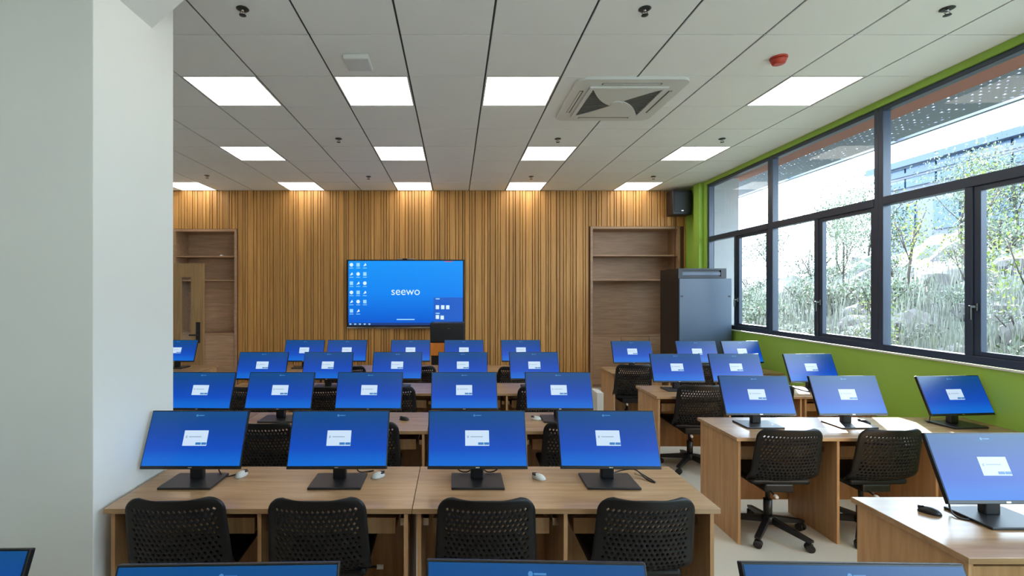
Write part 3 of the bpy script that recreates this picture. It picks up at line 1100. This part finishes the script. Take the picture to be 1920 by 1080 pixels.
XA, XB = -0.196 - W2 / 2, -0.196 + W2 / 2      # centres of the two desks of a row
rowname = {0: 'row along the bottom edge of the picture', 1: 'front full row beside the column', 2: 'second row', 3: 'third row', 4: 'farthest row'}
G = 'wooden two seat computer desks'
place_desk(desk2, XA, LNEAR[1], 'light wood two seat desk touching the white column, front row', G)
place_desk(desk2, XB, LNEAR[1], 'light wood two seat desk right of the column side desk, front row', G)
place_desk(desk2, XA, LNEAR[0], 'wood desk under the cropped screens at the bottom edge, left one', G)
place_desk(desk2, XB, LNEAR[0], 'wood desk under the cropped screens at the bottom edge, right one', G)
for r in (2, 3, 4):
    place_desk(desk2, XA, LNEAR[r], 'wooden two seat desk in the %s, left of its middle joint' % rowname[r], G)
    place_desk(desk2, XB, LNEAR[r], 'wooden two seat desk in the %s, at its aisle end' % rowname[r], G)
    place_desk(desk1, -1.622 - 0.357, LNEAR[r], 'narrow single seat desk at the column end of the %s' % rowname[r], 'narrow single seat desks')
place_desk(desk2, -3.93, 5.93, 'wooden desk in front of the open door, partly behind the column', G)
RX0 = 1.93
rdesc = {1: 'wooden window side desk in the lower right corner', 2: 'sunlit window side desk with two chairs pulled up, across the aisle',
         3: 'window side desk second from the back wall', 4: 'window side desk closest to the server rack'}
for r in (1, 2, 3, 4):
    place_desk(desk2, RX0 + W2 / 2, RNEAR[r], rdesc[r], G)
for r in (2, 3, 4):
    place_desk(desk1, RX0 + W2 + 0.003 + 0.355 - 0.02, RNEAR[r], 'narrow single seat desk against the green wall, ' + {2: 'nearest of three', 3: 'middle of three', 4: 'farthest of three'}[r], 'narrow single seat desks')

# ------------------------------------------------------------------ monitors
MW, MH, TILT = 0.519, 0.297, math.radians(22)
mon = thing('monitor', 'monitor', 'monitor')
box('base', 'stand', -0.135, 0.135, -0.11, 0.09, 0.0, 0.012, mon, 0.003)
nb_ = MB()
nb_.box(-0.034, 0.034, 0.005, 0.042, 0.01, 0.235, 0.006)
nb_.build('neck', 'stand', mon)
PIV = (0, -0.055, 0.085)
hsg = MB()
hsg.box(-MW / 2, MW / 2, 0.0, 0.018, 0, MH, 0.003)
hsg.box(-0.17, 0.17, 0.016, 0.04, 0.05, 0.22, 0.008)
hsg.build('housing', 'bezel', mon, PIV, (-TILT, 0, 0))
scr = box('screen', 'screen', -MW / 2 + 0.006, MW / 2 - 0.006, -0.0015, 0.0005, 0.0, MH - 0.022, mon, 0, (PIV[0], PIV[1] + 0.016 * math.sin(TILT), PIV[2] + 0.016 * math.cos(TILT)), (-TILT, 0, 0))
dg_ = box('login_window', 'dialog', -0.063, 0.063, -0.0022, -0.0014, 0.099, 0.177, scr)
box('login_button', 'dialog_button', 0.005, 0.033, -0.0028, -0.0021, 0.104, 0.116, scr)
box('login_button', 'dialog_button', 0.036, 0.062, -0.0028, -0.0021, 0.104, 0.116, scr)
box('login_text', 'dialog_line', -0.035, 0.03, -0.0028, -0.0021, 0.142, 0.147, scr)
box('login_text', 'dialog_line', -0.052, -0.044, -0.0028, -0.0021, 0.138, 0.150, scr)
lg = MB().prism([(0.006 * math.cos(a * PI / 4) - 0.013, 0.254 + 0.006 * math.sin(a * PI / 4)) for a in range(8)], 'y', -0.0022, -0.0014)
lg.build('screen_logo', 'logo', scr)
box('screen_logo_text', 'logo', -0.005, 0.024, -0.0022, -0.0014, 0.252, 0.256, scr)
box('brand_badge', 'chrome', -0.010, 0.010, -0.0012, 0.0, 0.005, 0.010, mon, 0, PIV, (-TILT, 0, 0))

# (bottom-left px, bottom-right px, bottom y px) read from the photograph give each monitor's place
mons = [
    ('L', 1, 263, 450, 'large monitor at the column end of the front full row'),
    ('L', 1, 540, 722, 'second monitor from the column in the front full row'),
    ('L', 1, 806, 985, 'third monitor from the column in the front full row'),
    ('L', 1, 1053, 1239, 'monitor at the aisle end of the front full row'),
    ('L', 2, 306, 432, 'monitor of the second row half hidden by the column'),
    ('L', 2, 460, 581, 'second monitor from the column in the second row'),
    ('L', 2, 630, 750, 'middle monitor of the five in the second row'),
    ('L', 2, 810, 931, 'fourth monitor from the column in the second row'),
    ('L', 2, 990, 1111, 'monitor at the aisle end of the second row'),
    ('L', 3, 442, 534, 'leftmost monitor of the third row'),
    ('L', 3, 567, 657, 'second monitor from the left in the third row'),
    ('L', 3, 697, 790, 'middle monitor of the five in the third row'),
    ('L', 3, 822, 914, 'fourth monitor from the left in the third row'),
    ('L', 3, 957, 1050, 'monitor at the aisle end of the third row'),
    ('L', 4, 290, 363, 'small monitor in front of the open door at the column edge'),
    ('L', 4, 531, 605, 'farthest row monitor, left of the pair standing close together'),
    ('L', 4, 612, 685, 'farthest row monitor, right of the pair standing close together'),
    ('L', 4, 733, 805, 'farthest row monitor below the left half of the wall display'),
    ('L', 4, 833, 907, 'farthest row monitor in front of the lectern'),
    ('L', 4, 942, 1014, 'farthest row monitor at the aisle end, right of the lectern'),
    ('R', 1, 1780, 2000, 'large washed out monitor at the right edge of the picture'),
    ('R', 2, 1365, 1490, 'hazy monitor at the aisle end of the sunlit desk'),
    ('R', 2, 1535, 1666, 'clear blue monitor in the middle of the sunlit desk'),
    ('R', 2, 1752, 1884, 'dark monitor against the green wall on the sunlit desk'),
    ('R', 3, 1228, 1320, 'aisle end monitor of the window side desk second from the back'),
    ('R', 3, 1338, 1434, 'middle monitor of the window side desk second from the back'),
    ('R', 3, 1483, 1574, 'pale glaring monitor by the green wall under the windows'),
    ('R', 4, 1152, 1225, 'aisle end monitor of the farthest window side desk before the bookcase'),
    ('R', 4, 1275, 1347, 'monitor in front of the server rack door'),
    ('R', 4, 1359, 1434, 'glaring monitor beside the server rack by the green wall'),
]
rotz = {2: 0.0, 20: 0.0, 23: 0.08, 26: 0.05, 29: 0.10, 4: -0.03, 0: 0.0, 1: 0.01}
first = True
mon_pos = []
for n, (side, r, xl, xr, lab) in enumerate(mons):
    near = (LNEAR if side == 'L' else RNEAR)[r]
    yo = near + 0.315
    ys = yo - 0.05
    X = ((xl + xr) / 2 - VX) * ys / FPX
    if side == 'R':
        X = min(X, wall_x(yo) - 0.275)
    rz = rotz.get(n, random.uniform(-0.02, 0.02))
    mon_pos.append((side, r, X, yo))
    if first:
        mon.location = (X, yo, HD); mon.rotation_euler = (0, 0, rz); mon['label'] = lab; mon['group'] = 'desktop monitors with blue login screens'
        first = False
    else:
        dup(mon, (X, yo, HD), rz, lab)
# cropped row along the bottom edge
for X, yo, rz, lab in ((-1.315, 1.12, 0.02, 'cropped monitor in the bottom left corner of the picture'),
                       (-0.53, 1.06, 0.024, 'cropped monitor at the bottom edge, left of the middle'),
                       (0.19, 1.07, -0.03, 'cropped monitor at the bottom edge, in the middle'),
                       (0.935, 1.062, -0.02, 'cropped monitor at the bottom edge, right of the middle')):
    dup(mon, (X, yo, HD), rz, lab)

# monitor cables, lying on the desks behind the stands
def cable(pts, label, r=0.0035):
    o = MB().path(pts, r, 6).build('monitor_cable', 'black_plastic')
    tag(o, label, 'cable', 'black monitor cables')


def smooth_pts(pts, k=6):
    out = []
    n = len(pts)
    for i in range(n - 1):
        p0, p1, p2, p3 = (Vector(pts[max(0, min(n - 1, i + d))]) for d in (-1, 0, 1, 2))
        for q in range(k):
            t = q / k
            out.append(0.5 * ((2 * p1) + (-p0 + p2) * t + (2 * p0 - 5 * p1 + 4 * p2 - p3) * t * t + (-p0 + 3 * p1 - 3 * p2 + p3) * t ** 3))
    out.append(Vector(pts[-1]))
    return out


zt = HD + 0.005
(_, _, x1, y1), (_, _, x2, y2), (_, _, x3, y3), (_, _, x4, y4) = mon_pos[:4]
cable(smooth_pts([(x1 + 0.05, y1 + 0.06, HD + 0.2), (x1 + 0.07, y1 + 0.09, HD + 0.05), (x1 + 0.12, y1 + 0.06, zt), (x1 + 0.17, y1 + 0.08, zt), (x1 + 0.2, y1 + 0.13, zt)]), 'black cable behind the stand of the column end front monitor')
cable(smooth_pts([(x2 + 0.07, y2 + 0.07, HD + 0.2), (x2 + 0.075, y2 + 0.09, HD + 0.05), (x2 + 0.09, y2 + 0.12, zt), (x2 + 0.16, y2 + 0.14, zt)]), 'short black cable behind the second front row monitor')
cable(smooth_pts([(x3 - 0.12, y3 + 0.06, HD + 0.2), (x3 - 0.115, y3 + 0.08, HD + 0.06), (x3 - 0.07, y3 + 0.08, HD + 0.02), (x3 - 0.02, y3 + 0.08, HD + 0.05), (x3 - 0.01, y3 + 0.07, HD + 0.2)]), 'black cable loop hanging left of the third front monitor neck')
cable(smooth_pts([(x3 + 0.14, y3 + 0.06, HD + 0.2), (x3 + 0.13, y3 + 0.08, HD + 0.06), (x3 + 0.08, y3 + 0.08, HD + 0.02), (x3 + 0.03, y3 + 0.08, HD + 0.05), (x3 + 0.02, y3 + 0.07, HD + 0.2)]), 'black cable loop hanging right of the third front monitor neck')
cable(smooth_pts([(x4 + 0.04, y4 + 0.08, zt), (x4 + 0.10, y4 + 0.11, zt + 0.01), (x4 + 0.18, y4 + 0.1, zt + 0.02), (x4 + 0.21, y4 + 0.02, zt), (x4 + 0.24, y4 - 0.02, zt), (x4 + 0.22, y4 + 0.06, zt), (x4 + 0.19, y4 + 0.14, zt + 0.01)]), 'curled black cable on the desk at the aisle end monitor')
(_, _, xr3, yr3) = mon_pos[23]
cable(smooth_pts([(xr3 - 0.09, yr3 + 0.06, HD + 0.2), (xr3 - 0.12, yr3 + 0.07, HD + 0.05), (xr3 - 0.15, yr3 + 0.05, zt), (xr3 - 0.12, yr3 + 0.11, zt)]), 'black cable left of the dark monitor by the green wall')
(_, _, xq, yq) = mon_pos[20]
cable(smooth_pts([(xq - 0.13, yq + 0.05, HD + 0.2), (xq - 0.14, yq + 0.06, HD + 0.04), (xq - 0.17, yq + 0.0, zt), (xq - 0.13, yq - 0.02, zt), (xq - 0.11, yq + 0.08, zt)]), 'black cable left of the monitor at the right edge')

# ------------------------------------------------------------------ mice
def mouse_meshes():
    b = MB()
    r = bmesh.ops.create_uvsphere(b.bm, u_segments=18, v_segments=10, radius=1.0)
    for v in b.bm.verts:
        v.co = Vector((v.co.x * 0.030 * (1 - 0.12 * v.co.y), v.co.y * 0.052, max(0.0, v.co.z * 0.034 + 0.002)))
    for f in b.bm.faces:
        f.smooth = True
    return b


mw = mouse_meshes().mesh('body', 'white_plastic')
mk = mouse_meshes().mesh('body', 'black_plastic')
wheel = MB().tube((-0.004, 0.028, 0.029), (0.004, 0.028, 0.029), 0.007).mesh('scroll_wheel', 'black_plastic')
seam = MB().box(-0.0008, 0.0008, 0.0, 0.05, 0.016, 0.0335).mesh('button_gap', 'slot_dark')
side = MB().box(-0.022, 0.022, 0.012, 0.040, 0.022, 0.0305, 0.003).mesh('button_plate', 'black_plastic')
for px, py, white, rz, lab in ((453, 889, 1, -0.4, 'white computer mouse right of the column end front monitor'),
                               (709, 891, 1, -0.9, 'white computer mouse right of the second front monitor'),
                               (1010, 894, 1, 0.9, 'white computer mouse between the third and fourth front monitors'),
                               (1005, 784, 1, 1.2, 'small white mouse on the second row desk by its aisle end monitor'),
                               (758, 785, 0, 1.2, 'small dark mouse on the bare part of the second row desk'),
                               (1743, 958, 0, 0.8, 'dark mouse on the lower right corner desk'),
                               (1620, 791, 0, 0.7, 'dark mouse on the sunlit desk beside its middle monitor')):
    y = FPX * (HC - HD - 0.01) / (py - VY)
    t = thing('computer_mouse', lab, 'mouse', ((px - VX) * y / FPX, y, HD), rz, 'computer mice')
    t.scale = (0.78, 0.78, 0.78)
    obj('body', mw if white else mk, t)
    obj('scroll_wheel', wheel, t)
    obj('button_gap', seam, t)
    if white:
        obj('button_plate', side, t)

# ------------------------------------------------------------------ chairs
def shell_mesh():
    bm = bmesh.new()
    HB, ZB = 0.415, 0.405

    def P(u, v):
        hw = 0.238 - 0.022 * v
        for dh, r in (((1 - v) * HB, 0.065), (v * HB, 0.085)):
            if dh < r:
                hw -= r - math.sqrt(max(0.0, r * r - (r - dh) ** 2))
        x = hw * u
        z = ZB + HB * v + 0.006 * u * u * v * v
        y = -0.205 - 0.075 * v + 0.038 * u * u
        if v < 0.30:
            f = (0.30 - v) / 0.30
            y += 0.11 * f * f
        return (x, y, z)
    ub, vb, vt = 0.86, 0.07, 0.90
    nu, nv = 16, 15
    du, dv = 2 * ub / nu, (vt - vb) / nv
    cache_ = {}

    def V(u, v):
        k = (round(u, 5), round(v, 5))
        if k not in cache_:
            cache_[k] = bm.verts.new(P(u, v))
        return cache_[k]
    for j in range(nv):
        v0 = vb + j * dv; v1 = v0 + dv; vm = (v0 + v1) / 2
        off = 0 if j % 2 == 0 else du / 2
        n = nu if j % 2 == 0 else nu - 1
        for i_ in range(n):
            u0 = -ub + off + i_ * du; u1 = u0 + du; um = (u0 + u1) / 2
            eu, ev = du * 0.15, dv * 0.07
            b = bm.verts.new(P(um, v0 + ev)); t = bm.verts.new(P(um, v1 - ev))
            l = bm.verts.new(P(u0 + eu, vm)); r = bm.verts.new(P(u1 - eu, vm))
            bm.faces.new((V(u0, v0), V(um, v0), b, l, V(u0, vm)))
            bm.faces.new((V(um, v0), V(u1, v0), V(u1, vm), r, b))
            bm.faces.new((V(u1, vm), V(u1, v1), V(um, v1), t, r))
            bm.faces.new((V(um, v1), V(u0, v1), V(u0, vm), l, t))
        if off:
            for a, b_ in ((-ub, -ub + du / 2), (ub - du / 2, ub)):
                bm.faces.new((V(a, v0), V(b_, v0), V(b_, vm), V(b_, v1), V(a, v1), V(a, vm)))
    us = [-ub + k * du / 2 for k in range(2 * nu + 1)]
    vsl = [vb + k * dv / 2 for k in range(2 * nv + 1)]
    low = [0.0, 0.015, 0.04, vb]
    high = [vt, 0.93, 0.955, 0.975, 0.99, 1.0]
    side_u = [-1.0, -0.93, -ub]
    full_u = [-1.0, -0.93] + us + [0.93, 1.0]
    for lv in (low, high):
        for a, b_ in zip(lv[:-1], lv[1:]):
            for c, d in zip(full_u[:-1], full_u[1:]):
                bm.faces.new((V(c, a), V(d, a), V(d, b_), V(c, b_)))
    for uu in (side_u, [ub, 0.93, 1.0]):
        for c, d in zip(uu[:-1], uu[1:]):
            for a, b_ in zip(vsl[:-1], vsl[1:]):
                bm.faces.new((V(c, a), V(d, a), V(d, b_), V(c, b_)))
    bmesh.ops.recalc_face_normals(bm, faces=bm.faces[:])
    bmesh.ops.solidify(bm, geom=bm.faces[:], thickness=0.009)
    for f in bm.faces:
        f.smooth = True
    me = bpy.data.meshes.new('backrest')
    bm.to_mesh(me); bm.free()
    me.materials.append(M['black_shell'])
    return me


chair = thing('task_chair', 'chair', 'chair')
obj('backrest', shell_mesh(), chair)
MB().box(-0.205, 0.205, -0.15, 0.25, 0.405, 0.45, 0.022, seg=3).build('seat', 'black_shell', chair)
MB().box(-0.10, 0.10, -0.13, 0.11, 0.345, 0.406, 0.012).build('seat_mechanism', 'black_plastic', chair)
lv = MB().tube((0.09, 0.0, 0.37), (0.23, 0.02, 0.36), 0.006).build('lever', 'black_plastic', chair)
MB().tube((0.23, 0.02, 0.36), (0.262, 0.024, 0.357), 0.011).build('lever_tip', 'white_plastic', lv)
lv = MB().tube((-0.06, -0.10, 0.36), (-0.07, -0.19, 0.352), 0.006).build('lever', 'black_plastic', chair)
MB().tube((-0.07, -0.19, 0.352), (-0.072, -0.215, 0.35), 0.011).build('lever_tip', 'white_plastic', lv)
MB().tube((0, 0, 0.09), (0, 0, 0.25), 0.028).tube((0, 0, 0.25), (0, 0, 0.35), 0.016).build('gas_column', 'black_plastic', chair)
MB().lathe([(0.03, 0.075), (0.045, 0.085), (0.045, 0.125), (0.032, 0.135)], 16).build('hub', 'black_plastic', chair)
RB = 0.27
lb_ = MB()
lb_.prism([(0.03, 0.085), (RB, 0.058), (RB + 0.018, 0.064), (RB + 0.018, 0.078), (0.03, 0.13)], 'y', -0.017, 0.017)
leg_me = lb_.mesh('base_leg', 'black_plastic')
cst = MB()
cst.tube((0, -0.024, 0.026), (0, -0.006, 0.026), 0.026, None, 16).tube((0, 0.006, 0.026), (0, 0.024, 0.026), 0.026, None, 16)
cst.tube((0, 0, 0.03), (0, 0, 0.066), 0.006).box(-0.02, 0.02, -0.006, 0.006, 0.02, 0.05, 0.003)
cst_me = cst.mesh('caster', 'black_plastic')
for q in range(5):
    a = math.radians(-62 + 72 * q)
    lg_ = obj('base_leg', leg_me, chair, (0, 0, 0), (0, 0, a))
    obj('caster', cst_me, lg_, (RB, 0, 0), (0, 0, 0.8 + q))

CG = 'black perforated task chairs'
chairs = [
    ('L', 1, -1.262, 0.05, 'black perforated chair nearest the column in the front full row'),
    ('L', 1, -0.62, 0.02, 'second black perforated chair from the column in the front full row'),
    ('L', 1, 0.142, 0.0, 'third black perforated chair from the column in the front full row'),
    ('L', 1, 0.857, 0.0, 'black perforated chair at the aisle end of the front full row'),
    ('L', 2, -1.355, 0.0, 'black chair at the second row desk seen right of the column end front monitor'),
    ('L', 2, -0.62, 0.03, 'black chair at the second row desk half hidden by the second front monitor'),
    ('L', 2, 0.12, 0.0, 'black chair at the second row desk hidden behind the third front monitor'),
    ('L', 2, 0.85, -0.02, 'black chair at the second row desk beside the aisle end front monitor'),
    ('L', 3, -2.0, 0.0, 'black chair at the narrow desk of the third row'),
    ('L', 3, -1.30, 0.0, 'black chair at the third row desk below its second monitor'),
    ('L', 3, -0.60, 0.0, 'black chair at the third row desk below its middle monitor'),
    ('L', 3, 0.10, 0.0, 'black chair at the third row desk below its fourth monitor'),
    ('L', 3, 0.83, 0.0, 'black chair at the aisle end of the third row'),
    ('L', 4, -1.32, 0.0, 'black chair at the farthest row before the pair of close monitors'),
    ('L', 4, -0.45, 0.0, 'black chair at the farthest row below the wall display'),
    ('L', 4, 0.70, 0.2, 'black chair at the farthest row near its aisle end'),
    ('R', 2, 2.255, -0.02, 'black chair with visible wheels at the aisle end of the sunlit desk'),
    ('R', 2, 2.925, 0.02, 'black chair at the sunlit desk behind the corner desk'),
    ('R', 3, 2.33, -0.05, 'black chair in front of the window side desk second from the back'),
    ('R', 3, 2.98, 0.0, 'black chair behind the two monitors of the sunlit desk'),
    ('R', 4, 2.17, 0.0, 'black chair at the farthest window side desk by the aisle'),
    ('R', 4, 2.95, 0.0, 'black chair at the farthest window side desk below the rack monitor'),
]
first = True
for side_, r, X, rz, lab in chairs:
    near = (LNEAR if side_ == 'L' else RNEAR)[r]
    yo = near - 0.055 + 0.225
    sc3 = 1.0
    if side_ == 'R' and r in (3, 4):
        sc3 = 1.05
    if side_ == 'L' and r == 4 and X == 0.70:
        yo -= 0.02
    if first:
        chair.location = (X, yo, 0); chair.rotation_euler = (0, 0, rz); chair['label'] = lab; chair['group'] = CG
        first = False
    else:
        dup(chair, (X, yo, 0), rz, lab, CG, (1, 1, sc3) if sc3 != 1 else None)
